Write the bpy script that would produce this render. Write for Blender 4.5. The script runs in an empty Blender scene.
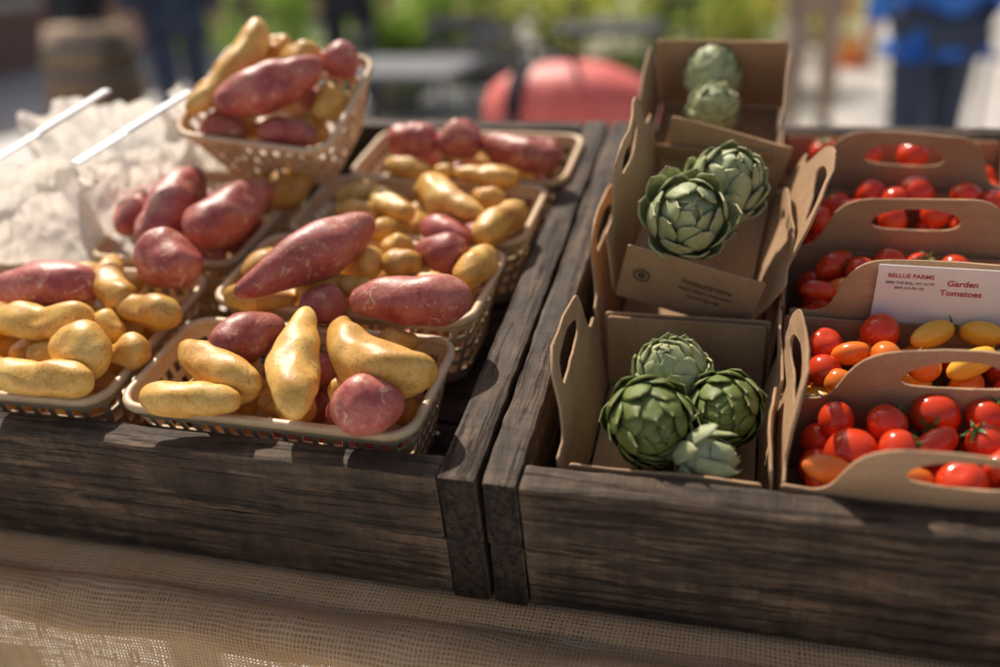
import bpy, bmesh, math, random
from mathutils import Vector, Matrix, noise, Euler
random.seed(7)
C=bpy.context.scene.collection
ALPHA=math.radians(12)
TRAY=Matrix.Translation((0,0,1.05))@Matrix.Rotation(ALPHA,4,'X')
I4=Matrix.Identity(4)
# ---------------------------------------------------------------- materials
def newmat(name):
    m=bpy.data.materials.new(name); m.use_nodes=True
    nt=m.node_tree; b=nt.nodes['Principled BSDF']
    return m,nt,b
def N(nt,t,**k):
    n=nt.nodes.new(t)
    for a,v in k.items(): setattr(n,a,v)
    return n
def coords(nt,scale=(1,1,1),space='Object',rnd=True):
    tc=N(nt,'ShaderNodeTexCoord'); mp=N(nt,'ShaderNodeMapping')
    nt.links.new(tc.outputs[space],mp.inputs[0]); mp.inputs['Scale'].default_value=scale
    if rnd:
        oi=N(nt,'ShaderNodeObjectInfo'); mu=N(nt,'ShaderNodeMath',operation='MULTIPLY'); mu.inputs[1].default_value=37.0
        nt.links.new(oi.outputs['Random'],mu.inputs[0]); nt.links.new(mu.outputs[0],mp.inputs['Location'])
    return mp.outputs[0]
def noise_tex(nt,vec,scale,detail=4,rough=.6,dist=0):
    n=N(nt,'ShaderNodeTexNoise'); n.inputs['Scale'].default_value=scale; n.inputs['Detail'].default_value=detail
    n.inputs['Roughness'].default_value=rough; n.inputs['Distortion'].default_value=dist
    nt.links.new(vec,n.inputs['Vector']); return n.outputs['Fac']
def ramp(nt,fac,stops):
    r=N(nt,'ShaderNodeValToRGB'); e=r.color_ramp.elements
    while len(e)<len(stops): e.new(.5)
    for i,(p,c) in enumerate(stops):
        e[i].position=p; e[i].color=(*c,1) if len(c)==3 else c
    nt.links.new(fac,r.inputs[0]); return r.outputs[0]
def mix(nt,a,b,fac,mode='MIX'):
    m=N(nt,'ShaderNodeMix',data_type='RGBA',blend_type=mode)
    def s(i,v):
        if isinstance(v,(tuple,list)): m.inputs[i].default_value=(*v,1) if len(v)==3 else v
        elif isinstance(v,(int,float)): m.inputs[i].default_value=v
        else: nt.links.new(v,m.inputs[i])
    s(0,fac); s(6,a); s(7,b); return m.outputs[2]
def bump(nt,b,h,strength=.3,dist=.001):
    n=N(nt,'ShaderNodeBump'); n.inputs['Strength'].default_value=strength; n.inputs['Distance'].default_value=dist
    nt.links.new(h,n.inputs['Height']); nt.links.new(n.outputs[0],b.inputs['Normal'])
def objrand(nt,lo,hi):
    oi=N(nt,'ShaderNodeObjectInfo'); return ramp(nt,oi.outputs['Random'],[(0,lo),(1,hi)])
def transl(m,nt,b,col,fac):
    tr=N(nt,'ShaderNodeBsdfTranslucent'); tr.inputs[0].default_value=(*col,1)
    m1=N(nt,'ShaderNodeMixShader'); m1.inputs[0].default_value=fac; nt.links.new(b.outputs[0],m1.inputs[1]); nt.links.new(tr.outputs[0],m1.inputs[2])
    nt.links.new(m1.outputs[0],nt.nodes['Material Output'].inputs[0]); return m1
def simple(name,c1,c2,scale=30,rough=.6,bs=.2,bd=.001,detail=4,lo=.35,hi=.65,sss=0,vec_scale=(1,1,1),metal=0):
    m,nt,b=newmat(name); v=coords(nt,vec_scale)
    f=noise_tex(nt,v,scale,detail)
    nt.links.new(ramp(nt,f,[(lo,c1),(hi,c2)]),b.inputs['Base Color'])
    b.inputs['Roughness'].default_value=rough; b.inputs['Metallic'].default_value=metal
    if bs: bump(nt,b,f,bs,bd)
    if sss:
        b.inputs['Subsurface Weight'].default_value=sss; b.inputs['Subsurface Scale'].default_value=.005
    return m
def wood_mat(name,dark,mid,light,crack=.9):
    m,nt,b=newmat(name)
    v=coords(nt,(6,48,48)); v2=coords(nt,(9,210,210)); v3=coords(nt,(16,20,20)); v4=coords(nt,(170,14,14))
    f=noise_tex(nt,v,1.6,10,.74,1.0)
    g=noise_tex(nt,v2,1,6,.65)
    p=noise_tex(nt,v3,1,7,.75)
    s=noise_tex(nt,v4,1,4,.65)
    col=ramp(nt,f,[(.3,dark),(.5,mid),(.7,light)])
    col=mix(nt,col,ramp(nt,p,[(.36,(.25,.22,.19)),(.64,(1.45,1.33,1.2))]),.95,'MULTIPLY')
    ck=ramp(nt,g,[(.38,(.1,.08,.06)),(.47,(1,1,1))])
    col=mix(nt,col,ck,crack,'MULTIPLY')
    col=mix(nt,col,ramp(nt,s,[(.38,(.55,.53,.5)),(.55,(1.15,1.12,1.1))]),.6,'MULTIPLY')
    ge=N(nt,'ShaderNodeNewGeometry')
    ed=ramp(nt,ge.outputs['Pointiness'],[(.52,(0,0,0)),(.62,(1,1,1))])
    col=mix(nt,col,tuple(min(1,x*1.8) for x in light),mix(nt,(0,0,0),ed,p))
    tc=N(nt,'ShaderNodeTexCoord'); sp=N(nt,'ShaderNodeSeparateXYZ'); nt.links.new(tc.outputs['Normal'],sp.inputs[0])
    ab=N(nt,'ShaderNodeMath',operation='ABSOLUTE'); nt.links.new(sp.outputs['X'],ab.inputs[0])
    en=ramp(nt,ab.outputs[0],[(.6,(0,0,0)),(.8,(1,1,1))])
    ve=coords(nt,(8,160,60)); fe=noise_tex(nt,ve,1,5,.7)
    col=mix(nt,col,ramp(nt,fe,[(.35,tuple(x*.6 for x in dark)),(.7,mid)]),en)
    nt.links.new(col,b.inputs['Base Color']); b.inputs['Roughness'].default_value=.66
    b.inputs['Specular IOR Level'].default_value=.3
    h=mix(nt,f,ck,.5); h=mix(nt,h,s,.3); bump(nt,b,h,1,.0035)
    return m
M={}
M['wood']=wood_mat('weathered_wood',(.012,.0075,.005),(.05,.031,.019),(.185,.132,.088))
M['wood_light']=wood_mat('raw_wood',(.16,.10,.06),(.28,.19,.11),(.42,.3,.19),.4)
def potato_mat(name,c1,c2,c3,spot,spot_lo=.6,dirt=(.5,.38,.27)):
    m,nt,b=newmat(name); v=coords(nt)
    f=noise_tex(nt,v,38,5,.6); g=noise_tex(nt,v,420,4,.7); k=noise_tex(nt,v,110,4,.7,1); q=noise_tex(nt,v,55,6,.75,2)
    col=ramp(nt,f,[(.3,c1),(.5,c2),(.72,c3)])
    col=mix(nt,col,spot,ramp(nt,k,[(spot_lo,(0,0,0)),(spot_lo+.12,(1,1,1))]))
    col=mix(nt,col,ramp(nt,g,[(.36,(.6,.52,.44)),(.48,(1,1,1))]),.6,'MULTIPLY')
    col=mix(nt,col,ramp(nt,q,[(.34,dirt),(.44,(1,1,1))]),.7,'MULTIPLY')
    col=mix(nt,col,objrand(nt,(.80,.72,.62),(1.12,1.12,1.1)),1,'MULTIPLY')
    nt.links.new(col,b.inputs['Base Color'])
    b.inputs['Roughness'].default_value=.40
    b.inputs['Specular IOR Level'].default_value=.5
    h=mix(nt,g,k,.5); bump(nt,b,h,.45,.0013); return m
M['yellow']=potato_mat('yellow_potato_skin',(.58,.28,.055),(.80,.46,.10),(.90,.60,.19),(.46,.20,.05),.62)
M['red']=potato_mat('red_potato_skin',(.30,.052,.050),(.47,.115,.092),(.60,.24,.17),(.70,.43,.26),.56)
M['plastic']=simple('tan_plastic',(.64,.44,.24),(.74,.54,.32),60,.42,.08,.0004)
M['tomato']=simple('red_tomato_skin',(.60,.03,.010),(.74,.075,.016),40,.16,0,lo=.3,hi=.7,sss=.1)
M['tomato_orange']=simple('orange_tomato_skin',(.78,.15,.02),(.84,.24,.03),40,.16,0,sss=.1)
M['tomato_yellow']=simple('yellow_tomato_skin',(.85,.42,.03),(.88,.5,.06),40,.16,0,sss=.1)
M['calyx']=simple('calyx_green',(.05,.13,.02),(.12,.22,.05),80,.6)
def paper_mat():
    m,nt,b=newmat('white_paper'); v=coords(nt); f=noise_tex(nt,v,30,5,.65,1.5)
    nt.links.new(ramp(nt,f,[(.3,(.82,.78,.72)),(.7,(.9,.87,.82))]),b.inputs['Base Color']); b.inputs['Roughness'].default_value=.5; b.inputs['Specular IOR Level'].default_value=.4
    bump(nt,b,f,.7,.006)
    transl(m,nt,b,(.9,.83,.74),.5); return m
M['white_paper']=paper_mat()
M['label_paper']=simple('label_paper',(.80,.77,.73),(.85,.83,.80),25,.6,0)
M['utensil']=simple('white_plastic',(.8,.79,.77),(.86,.85,.83),20,.5,0)
M['ink']=simple('dark_ink',(.03,.03,.03),(.05,.045,.04),50,.6,0)
M['ink_faint']=simple('worn_ink',(.05,.035,.03),(.10,.07,.05),300,.7,0)
M['ink_red']=simple('red_ink',(.42,.05,.07),(.5,.08,.1),50,.6,0)
def card_mat(name):
    m,nt,b=newmat(name); v=coords(nt); v2=coords(nt,(20,300,300))
    f=noise_tex(nt,v,14,5,.65); g=noise_tex(nt,v,700,2,.6); k=noise_tex(nt,v2,1,3)
    col=ramp(nt,f,[(.3,(.36,.215,.115)),(.7,(.50,.32,.185))])
    col=mix(nt,col,ramp(nt,g,[(.3,(.78,.76,.74)),(.6,(1.05,1.05,1.05))]),.7,'MULTIPLY')
    col=mix(nt,col,ramp(nt,k,[(.3,(.85,.85,.85)),(.6,(1.05,1.05,1.05))]),.5,'MULTIPLY')
    nt.links.new(col,b.inputs['Base Color']); b.inputs['Roughness'].default_value=.75; b.inputs['Specular IOR Level'].default_value=.2
    bump(nt,b,f,.35,.003); return m
M['card']=card_mat('brown_cardboard')
def arti_mat(name,base,pale,tip):
    m,nt,b=newmat(name)
    uv=N(nt,'ShaderNodeUVMap'); sp=N(nt,'ShaderNodeSeparateXYZ'); nt.links.new(uv.outputs[0],sp.inputs[0])
    v=coords(nt); f=noise_tex(nt,v,60,4)
    mp=N(nt,'ShaderNodeMapping'); mp.inputs['Scale'].default_value=(22,1.5,1); nt.links.new(uv.outputs[0],mp.inputs[0])
    st=noise_tex(nt,mp.outputs[0],1,2)
    col=ramp(nt,sp.outputs['Y'],[(.0,pale),(.5,base),(.9,base),(1.0,tip)])
    col=mix(nt,col,ramp(nt,f,[(.3,(.65,.66,.6)),(.7,(1.25,1.2,1.15))]),.9,'MULTIPLY')
    col=mix(nt,col,ramp(nt,st,[(.35,(.82,.84,.78)),(.6,(1.12,1.1,1.06))]),.7,'MULTIPLY')
    nt.links.new(col,b.inputs['Base Color']); b.inputs['Roughness'].default_value=.5
    bump(nt,b,st,.3,.0008); transl(m,nt,b,tuple(x*1.2 for x in base),.15); return m
M['arti']=arti_mat('green_artichoke',(.19,.24,.06),(.31,.37,.12),(.3,.27,.12))
M['arti_pale']=arti_mat('pale_green_artichoke',(.43,.47,.25),(.58,.60,.38),(.52,.48,.3))
M['stem']=simple('artichoke_stem',(.2,.24,.09),(.32,.36,.16),90,.6)
def burlap_mat():
    m,nt,b=newmat('burlap_weave')
    uv=N(nt,'ShaderNodeUVMap'); sp=N(nt,'ShaderNodeSeparateXYZ')
    nz=N(nt,'ShaderNodeTexNoise'); nz.inputs['Scale'].default_value=14; nz.inputs['Detail'].default_value=3; nt.links.new(uv.outputs[0],nz.inputs['Vector'])
    sc=N(nt,'ShaderNodeVectorMath',operation='SCALE'); sc.inputs['Scale'].default_value=.008; nt.links.new(nz.outputs['Color'],sc.inputs[0])
    ad=N(nt,'ShaderNodeVectorMath',operation='ADD'); nt.links.new(uv.outputs[0],ad.inputs[0]); nt.links.new(sc.outputs[0],ad.inputs[1])
    nt.links.new(ad.outputs[0],sp.inputs[0])
    def thr(o,pitch,varvec):
        a=N(nt,'ShaderNodeMath',operation='MULTIPLY'); a.inputs[1].default_value=math.pi*2/pitch; nt.links.new(o,a.inputs[0])
        s=N(nt,'ShaderNodeMath',operation='SINE'); nt.links.new(a.outputs[0],s.inputs[0])
        mp=N(nt,'ShaderNodeMapping'); mp.inputs['Scale'].default_value=varvec; nt.links.new(uv.outputs[0],mp.inputs[0])
        n2=noise_tex(nt,mp.outputs[0],1,3)
        q=N(nt,'ShaderNodeMath',operation='MULTIPLY_ADD'); q.inputs[1].default_value=3.6; q.inputs[2].default_value=-1.6; nt.links.new(n2,q.inputs[0])
        r=N(nt,'ShaderNodeMath',operation='ADD'); nt.links.new(s.outputs[0],r.inputs[0]); nt.links.new(q.outputs[0],r.inputs[1]); return r.outputs[0]
    tx=thr(sp.outputs['X'],.0027,(400,25,1)); ty=thr(sp.outputs['Y'],.0027,(25,400,1))
    mx=N(nt,'ShaderNodeMath',operation='MAXIMUM'); nt.links.new(tx,mx.inputs[0]); nt.links.new(ty,mx.inputs[1])
    gt=N(nt,'ShaderNodeMath',operation='GREATER_THAN'); gt.inputs[1].default_value=-.42; nt.links.new(mx.outputs[0],gt.inputs[0])
    mp=N(nt,'ShaderNodeMapping'); mp.inputs['Scale'].default_value=(18,18,1); nt.links.new(uv.outputs[0],mp.inputs[0])
    f=noise_tex(nt,mp.outputs[0],1,5)
    col=ramp(nt,f,[(.3,(.60,.41,.23)),(.7,(.80,.59,.37))])
    col=mix(nt,col,ramp(nt,mx.outputs[0],[(.0,(.5,.5,.5)),(.9,(1.1,1.1,1.1))]),.8,'MULTIPLY')
    nt.links.new(col,b.inputs['Base Color']); b.inputs['Roughness'].default_value=1; b.inputs['Specular IOR Level'].default_value=0
    bump(nt,b,mx.outputs[0],.4,.0006)
    m1=transl(m,nt,b,(.74,.53,.32),.42)
    tp=N(nt,'ShaderNodeBsdfTransparent'); m2=N(nt,'ShaderNodeMixShader')
    nt.links.new(gt.outputs[0],m2.inputs[0]); nt.links.new(tp.outputs[0],m2.inputs[1]); nt.links.new(m1.outputs[0],m2.inputs[2])
    nt.links.new(m2.outputs[0],nt.nodes['Material Output'].inputs[0]); return m
M['burlap']=burlap_mat()
def pave_mat():
    m,nt,b=newmat('paving'); v=coords(nt,(1,1,1),'Object',False)
    br=N(nt,'ShaderNodeTexBrick'); nt.links.new(v,br.inputs['Vector']); br.inputs['Scale'].default_value=1
    br.inputs['Brick Width'].default_value=.6; br.inputs['Row Height'].default_value=.4; br.inputs['Mortar Size'].default_value=.008
    br.inputs['Color1'].default_value=(.58,.53,.48,1); br.inputs['Color2'].default_value=(.65,.6,.55,1); br.inputs['Mortar'].default_value=(.25,.23,.2,1)
    f=noise_tex(nt,v,.7,6); col=mix(nt,br.outputs['Color'],ramp(nt,f,[(.3,(.78,.77,.76)),(.7,(1.1,1.1,1.1))]),.8,'MULTIPLY')
    nt.links.new(col,b.inputs['Base Color']); b.inputs['Roughness'].default_value=.5; return m
M['pave']=pave_mat()
def brick_mat():
    m,nt,b=newmat('red_brick'); v=coords(nt,(1,1,1),'Object',False)
    ad=N(nt,'ShaderNodeSeparateXYZ'); nt.links.new(v,ad.inputs[0])
    s=N(nt,'ShaderNodeMath',operation='ADD'); nt.links.new(ad.outputs[0],s.inputs[0]); nt.links.new(ad.outputs[1],s.inputs[1])
    cb=N(nt,'ShaderNodeCombineXYZ'); nt.links.new(s.outputs[0],cb.inputs[0]); nt.links.new(ad.outputs[2],cb.inputs[1])
    br=N(nt,'ShaderNodeTexBrick'); nt.links.new(cb.outputs[0],br.inputs['Vector']); br.inputs['Scale'].default_value=1
    br.inputs['Brick Width'].default_value=.22; br.inputs['Row Height'].default_value=.075; br.inputs['Mortar Size'].default_value=.008
    br.inputs['Color1'].default_value=(.28,.1,.065,1); br.inputs['Color2'].default_value=(.2,.075,.05,1); br.inputs['Mortar'].default_value=(.35,.32,.28,1)
    nt.links.new(br.outputs['Color'],b.inputs['Base Color']); b.inputs['Roughness'].default_value=.85; return m
M['brick']=brick_mat()
M['glass']=simple('window_glass',(.03,.04,.05),(.05,.06,.07),2,.08,0)
M['stone']=simple('pale_stone',(.45,.41,.35),(.55,.5,.44),4,.8,.1)
M['metal']=simple('grey_metal',(.1,.1,.11),(.16,.16,.17),30,.4,0,metal=.6)
M['dark']=simple('dark_fabric',(.015,.016,.02),(.03,.03,.038),40,.8,.2)
M['jeans']=simple('blue_denim',(.025,.035,.06),(.045,.06,.1),60,.8,.2)
M['blue']=simple('blue_jacket_fabric',(.02,.13,.5),(.03,.18,.62),20,.55,.3)
M['beige']=simple('beige_fabric',(.38,.27,.19),(.48,.36,.26),30,.8,.2)
M['grey']=simple('grey_fabric',(.12,.12,.13),(.18,.18,.19),30,.8,.2)
M['skin']=simple('skin',(.48,.27,.18),(.56,.33,.23),40,.5,.05,sss=.1)
M['hair']=simple('dark_hair',(.03,.018,.01),(.07,.04,.02),60,.6,.4,vec_scale=(4,4,1))
M['redbag']=simple('red_fabric',(.80,.14,.11),(.88,.20,.16),18,.5,.3)
M['orange']=simple('orange_plastic',(.85,.17,.03),(.88,.22,.04),20,.4,0)
def leaf_mat(name,c1,c2,tc):
    m=simple(name,c1,c2,3,.45,0); nt=m.node_tree; transl(m,nt,nt.nodes['Principled BSDF'],tc,.5); return m
M['leaf']=leaf_mat('shrub_leaf',(.11,.18,.03),(.26,.33,.06),(.38,.58,.09))
M['leaf2']=leaf_mat('olive_leaf',(.32,.36,.05),(.5,.48,.09),(.75,.75,.15))
M['bark']=simple('bark',(.07,.05,.035),(.14,.1,.07),20,.9,.5,.01)
M['planter']=simple('planter_stone',(.2,.18,.16),(.3,.27,.24),15,.8,.2)
# ---------------------------------------------------------------- helpers
def link(o): C.objects.link(o); return o
def mesh_obj(name,me,mat=None,mw=I4,parent=None,smooth=False):
    o=bpy.data.objects.new(name,me); link(o)
    if mat is not None and not me.materials: me.materials.append(mat)
    if smooth:
        for p in me.polygons: p.use_smooth=True
    if parent is not None: o.parent=parent; o.matrix_basis=mw
    else: o.matrix_world=mw
    return o
def empty(name,mw):
    o=bpy.data.objects.new(name,None); o.empty_display_size=.02; link(o); o.matrix_world=mw; return o
def tag(o,label,cat,group=None):
    o['label']=label; o['category']=cat
    if group: o['group']=group
    return o
def pyd(name,v,f):
    me=bpy.data.meshes.new(name); me.from_pydata(v,[],f); me.update(); return me
def copy_tree(root,mw):
    r=root.copy(); C.objects.link(r); r.matrix_world=mw
    for ch in root.children:
        c=ch.copy(); C.objects.link(c); c.parent=r; c.matrix_basis=ch.matrix_basis.copy()
    return r
def board_mesh(L,w,t,seed,amp=.0012,bev=.003):
    bm=bmesh.new(); bmesh.ops.create_cube(bm,size=1)
    bmesh.ops.scale(bm,vec=(L,w,t),verts=bm.verts)
    bmesh.ops.bevel(bm,geom=list(bm.edges),offset=min(bev,t*.3),segments=2,affect='EDGES',profile=.6)
    n=max(4,int(L/.010))
    for i in range(1,n):
        x=-L/2+L*i/n
        bmesh.ops.bisect_plane(bm,geom=bm.verts[:]+bm.edges[:]+bm.faces[:],plane_co=(x,0,0),plane_no=(1,0,0))
    for v in bm.verts:
        p=Vector((v.co.x*14,v.co.y*40,v.co.z*40))+Vector((seed*3.7,seed,0))
        v.co+=noise.noise_vector(p)*amp+noise.noise_vector(Vector((v.co.x*110+seed,v.co.y*90,v.co.z*90)))*amp*.8
    me=bpy.data.meshes.new('board'); bm.to_mesh(me); bm.free(); return me
RX=lambda d:Matrix.Rotation(math.radians(d),4,'X')
RY=lambda d:Matrix.Rotation(math.radians(d),4,'Y')
RZ=lambda d:Matrix.Rotation(math.radians(d),4,'Z')
TL=lambda x,y,z:Matrix.Translation((x,y,z))
def box_mesh(sx,sy,sz,bev=.01,seg=2):
    bm=bmesh.new(); bmesh.ops.create_cube(bm,size=1); bmesh.ops.scale(bm,vec=(sx,sy,sz),verts=bm.verts)
    if bev: bmesh.ops.bevel(bm,geom=list(bm.edges),offset=bev,segments=seg,affect='EDGES')
    me=bpy.data.meshes.new('box'); bm.to_mesh(me); bm.free(); return me
def lathe(profile,n=32,cap=True):
    v=[];f=[]
    for r,z in profile:
        for i in range(n):
            a=2*math.pi*i/n; v.append((r*math.cos(a),r*math.sin(a),z))
    for j in range(len(profile)-1):
        for i in range(n):
            f.append((j*n+i,j*n+(i+1)%n,(j+1)*n+(i+1)%n,(j+1)*n+i))
    if cap:
        f.append(tuple(range(n-1,-1,-1))); f.append(tuple((len(profile)-1)*n+i for i in range(n)))
    return pyd('lathe',v,f)
def tube(pts,r,n=10,rad=None):
    v=[];f=[];P=[Vector(p) for p in pts]
    for j,p in enumerate(P):
        d=(P[min(j+1,len(P)-1)]-P[max(j-1,0)]).normalized()
        a=d.cross(Vector((0,0,1)))
        if a.length<.01: a=d.cross(Vector((1,0,0)))
        a.normalize(); b=d.cross(a); rr=rad[j] if rad else r
        for i in range(n):
            t=2*math.pi*i/n; q=p+a*math.cos(t)*rr+b*math.sin(t)*rr; v.append(tuple(q))
    for j in range(len(P)-1):
        for i in range(n): f.append((j*n+i,j*n+(i+1)%n,(j+1)*n+(i+1)%n,(j+1)*n+i))
    f.append(tuple(range(n-1,-1,-1))); f.append(tuple((len(P)-1)*n+i for i in range(n)))
    return pyd('tube',v,f)
def join_me(parts):
    bm=bmesh.new()
    for me,mw in parts:
        t=me.copy(); t.transform(mw); bm.from_mesh(t); bpy.data.meshes.remove(t)
    me=bpy.data.meshes.new('joined'); bm.to_mesh(me); bm.free(); return me
# ---------------------------------------------------------------- wooden crates
def crate(x0,x1,label,seed,tl,tr):
    root=empty('wooden_crate',TRAY@TL((x0+x1)/2,.265,-.106)); inv=TL(-(x0+x1)/2,-.265,.106)
    W=x1-x0; D=.53; H=.0525
    def b(name,L,w,t,mw,s): 
        return mesh_obj(name,board_mesh(L,w,t,s),M['wood'],inv@mw,root)
    for k,z in enumerate((-.0265,-.0795)):
        b('front_board',W-tl-tr-.001,.02,H-.001,TL(x0+tl+(W-tl-tr)/2,.0115+.001*k,z-.0015*(1-k)),seed+k)
        b('back_board',W-tl-tr-.001,.018,H-.001,TL(x0+tl+(W-tl-tr)/2,D-.012,z),seed+4+k)
        b('side_board',D,tl,H,TL(x0+tl/2,D/2,z)@RZ(90),seed+8+k)
        b('side_board',D,tr,H,TL(x1-tr/2,D/2,z)@RZ(90),seed+12+k)
    n=5
    for i in range(n):
        w=(D-.05)/n
        b('floor_slat',W-tl-tr-.002,w-.004,.009,TL((x0+x1)/2,.025+w*(i+.5),-.0685),seed+20+i)
    tag(root,label,'crate','weathered wooden crates on the stall')
    return root
crate(-.585,-.002,'dark weathered wooden crate full of potato baskets',1,.026,.024)
crate(.001,.575,'dark weathered wooden crate holding artichoke and tomato cartons',40,.021,.024)
# ---------------------------------------------------------------- baskets
def basket_root(W,D,H,label,mw,NP=104,hs=(0,1,1.8,3.1,3.9,5.2,6.0,7.3,8.1,9.4,10.2,11.2)):
    rows=len(hs)-1
    def rr(w,d,r,n,uneven=False):
        pts=[]
        w2,d2=w/2-r,d/2-r
        per=4*w2+4*d2+2*math.pi*r
        for i in range(n):
            s=((i if not (uneven and i%2) else i-.28)/n*per)
            L=[2*w2,math.pi*r/2,2*d2,math.pi*r/2,2*w2,math.pi*r/2,2*d2,math.pi*r/2]
            k=0
            while s>L[k]: s-=L[k]; k+=1
            c=[(w2,-d2),(w2,d2),(-w2,d2),(-w2,-d2)]
            if k==0: p=(-w2+s,-d2-r)
            elif k==2: p=(w2+r,-d2+s)
            elif k==4: p=(w2-s,d2+r)
            elif k==6: p=(-w2-r,d2-s)
            else:
                q=k//2; a=-math.pi/2+q*math.pi/2+s/r; p=(c[q][0]+r*math.cos(a),c[q][1]+r*math.sin(a))
            pts.append(p)
        return pts
    v=[];f=[]
    for j in range(rows+1):
        t=hs[j]/hs[-1]; sh=(1-t)*.016
        for p in rr(W-2*sh-.006,D-2*sh-.006,.016,NP,True): v.append((p[0],p[1],t*H))
    for j in range(rows):
        for i in range(NP):
            hole=(i%2==1) and (j in (2,4,6,8) if rows==11 else j%2==1)
            if not hole: f.append((j*NP+i,j*NP+(i+1)%NP,(j+1)*NP+(i+1)%NP,(j+1)*NP+i))
    f.append(tuple(range(NP-1,-1,-1)))
    wall=pyd('basket_wall',v,f)
    v=[];f=[];prof=[(-.0025,-.0045),(.001,-.005),(.0022,-.003),(.0022,0.0),(.001,.0015),(-.0014,.0017),(-.0032,.0008),(-.0036,-.002)]
    m=len(prof); NR=104
    for dx,dz in prof:
        for p in rr(W+2*dx-.002,D+2*dx-.002,.018+dx,NR): v.append((p[0],p[1],H+dz))
    for j in range(m):
        for i in range(NR): f.append((j*NR+i,j*NR+(i+1)%NR,((j+1)%m)*NR+(i+1)%NR,((j+1)%m)*NR+i))
    rim=pyd('basket_rim',v,f)
    root=empty('plastic_basket',mw)
    w=mesh_obj('basket_wall',wall,M['plastic'],I4,root)
    s=w.modifiers.new('s','SOLIDIFY'); s.thickness=.0016; s.offset=1
    mesh_obj('rim',rim,M['plastic'],I4,root,True)
    tag(root,label,'basket','tan lattice baskets of potatoes'); return root
ZF=-.0635; BH=.068
jit=lambda a:random.uniform(-a,a)
def bmw(x,y,yaw=0,z=ZF): return TRAY@TL(x,y,z)@RZ(yaw)
b1=basket_root(.210,.106,BH,'tan lattice plastic basket heaped with yellow and red potatoes',bmw(-.153,.080,-1))
for x,y,a,z in [(-.146,.200,-2,ZF+.004),(-.136,.316,-1.5,ZF+.002),(-.123,.430,-1,ZF)]:
    copy_tree(b1,bmw(x,y,a,z))
basket_root(.215,.166,BH,'wide tan plastic basket of yellow and red potatoes',bmw(-.378,.110,1))
basket_root(.142,.168,BH,'tan plastic basket of large red potatoes beside paper bags',bmw(-.333,.294,0))
L3M=TRAY@TL(-.276,.366,.088)@RZ(-5)@RX(19)@RY(5)
basket_root(.150,.128,.060,'tan lattice basket propped up at an angle on other baskets',L3M@TL(0,0,-.060),72,(0,1.2,3.4,4.3,6.5,7.4,9.6,11))
# ---------------------------------------------------------------- potatoes
def potato(p1,p2,r,bend,kind,mw=TRAY,taper=0,lump=None,hero=True):
    p1=Vector(p1);p2=Vector(p2); c=(p1+p2)/2; d=p2-p1; L=d.length
    if lump is None: lump=.25 if kind=='yellow' else .17
    if L<2.25*r: L=2.25*r
    d.normalize(); NS=24; NR=24; v=[];f=[]; seed=Vector((random.random()*90,random.random()*90,random.random()*90))
    eyes=[(random.uniform(-.75,.75),random.uniform(0,6.28)) for _ in range(11)]
    for i in range(NR+1):
        th=math.pi*i/NR; s=-math.cos(th)
        base=math.sin(th)**(.82)
        rad=r*base*(1+taper*s)*(1+.12*math.sin(s*2.3+seed.x))
        off=bend*L*(.5*s*s-.15)
        for k in range(NS):
            a=2*math.pi*k/NS
            co=Vector((s*L/2,math.cos(a)*rad,math.sin(a)*rad))
            n1=noise.noise(co*38+seed)*lump*1.4; n2=noise.noise(co*95+seed)*lump*.6
            e=0
            for es,ea in eyes:
                da=(a-ea+math.pi)%(2*math.pi)-math.pi
                q=((s-es)*L/2/.0030)**2+(da*r/.0045)**2
                e-=.11*math.exp(-q)
            co=Vector((co.x*(1+.3*n1),co.y*(1+n1+n2+e)+off,co.z*(1+n1+n2+e)))
            v.append(tuple(co))
    for i in range(NR):
        for k in range(NS):
            f.append((i*NS+k,i*NS+(k+1)%NS,(i+1)*NS+(k+1)%NS,(i+1)*NS+k))
    me=pyd('potato',v,f)
    bm=bmesh.new(); bm.from_mesh(me); bmesh.ops.remove_doubles(bm,verts=bm.verts,dist=.00002); bmesh.ops.recalc_face_normals(bm,faces=bm.faces); bm.to_mesh(me); bm.free()
    q=d.to_track_quat('X','Z').to_matrix().to_4x4()
    o=mesh_obj('potato',me,M[kind],mw@Matrix.Translation(c)@q@RX(random.uniform(0,360) if abs(bend)<.05 else 0),None,True)
    if hero:
        md=o.modifiers.new('s','SUBSURF'); md.levels=1; md.render_levels=1
    if kind=='yellow': tag(o,'knobbly yellow fingerling potato in a basket','potato','fingerling potatoes in baskets')
    else: tag(o,'smooth dark red potato with rough skin in a basket','potato','red potatoes in baskets')
    return o
Y='yellow';R='red'
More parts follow.
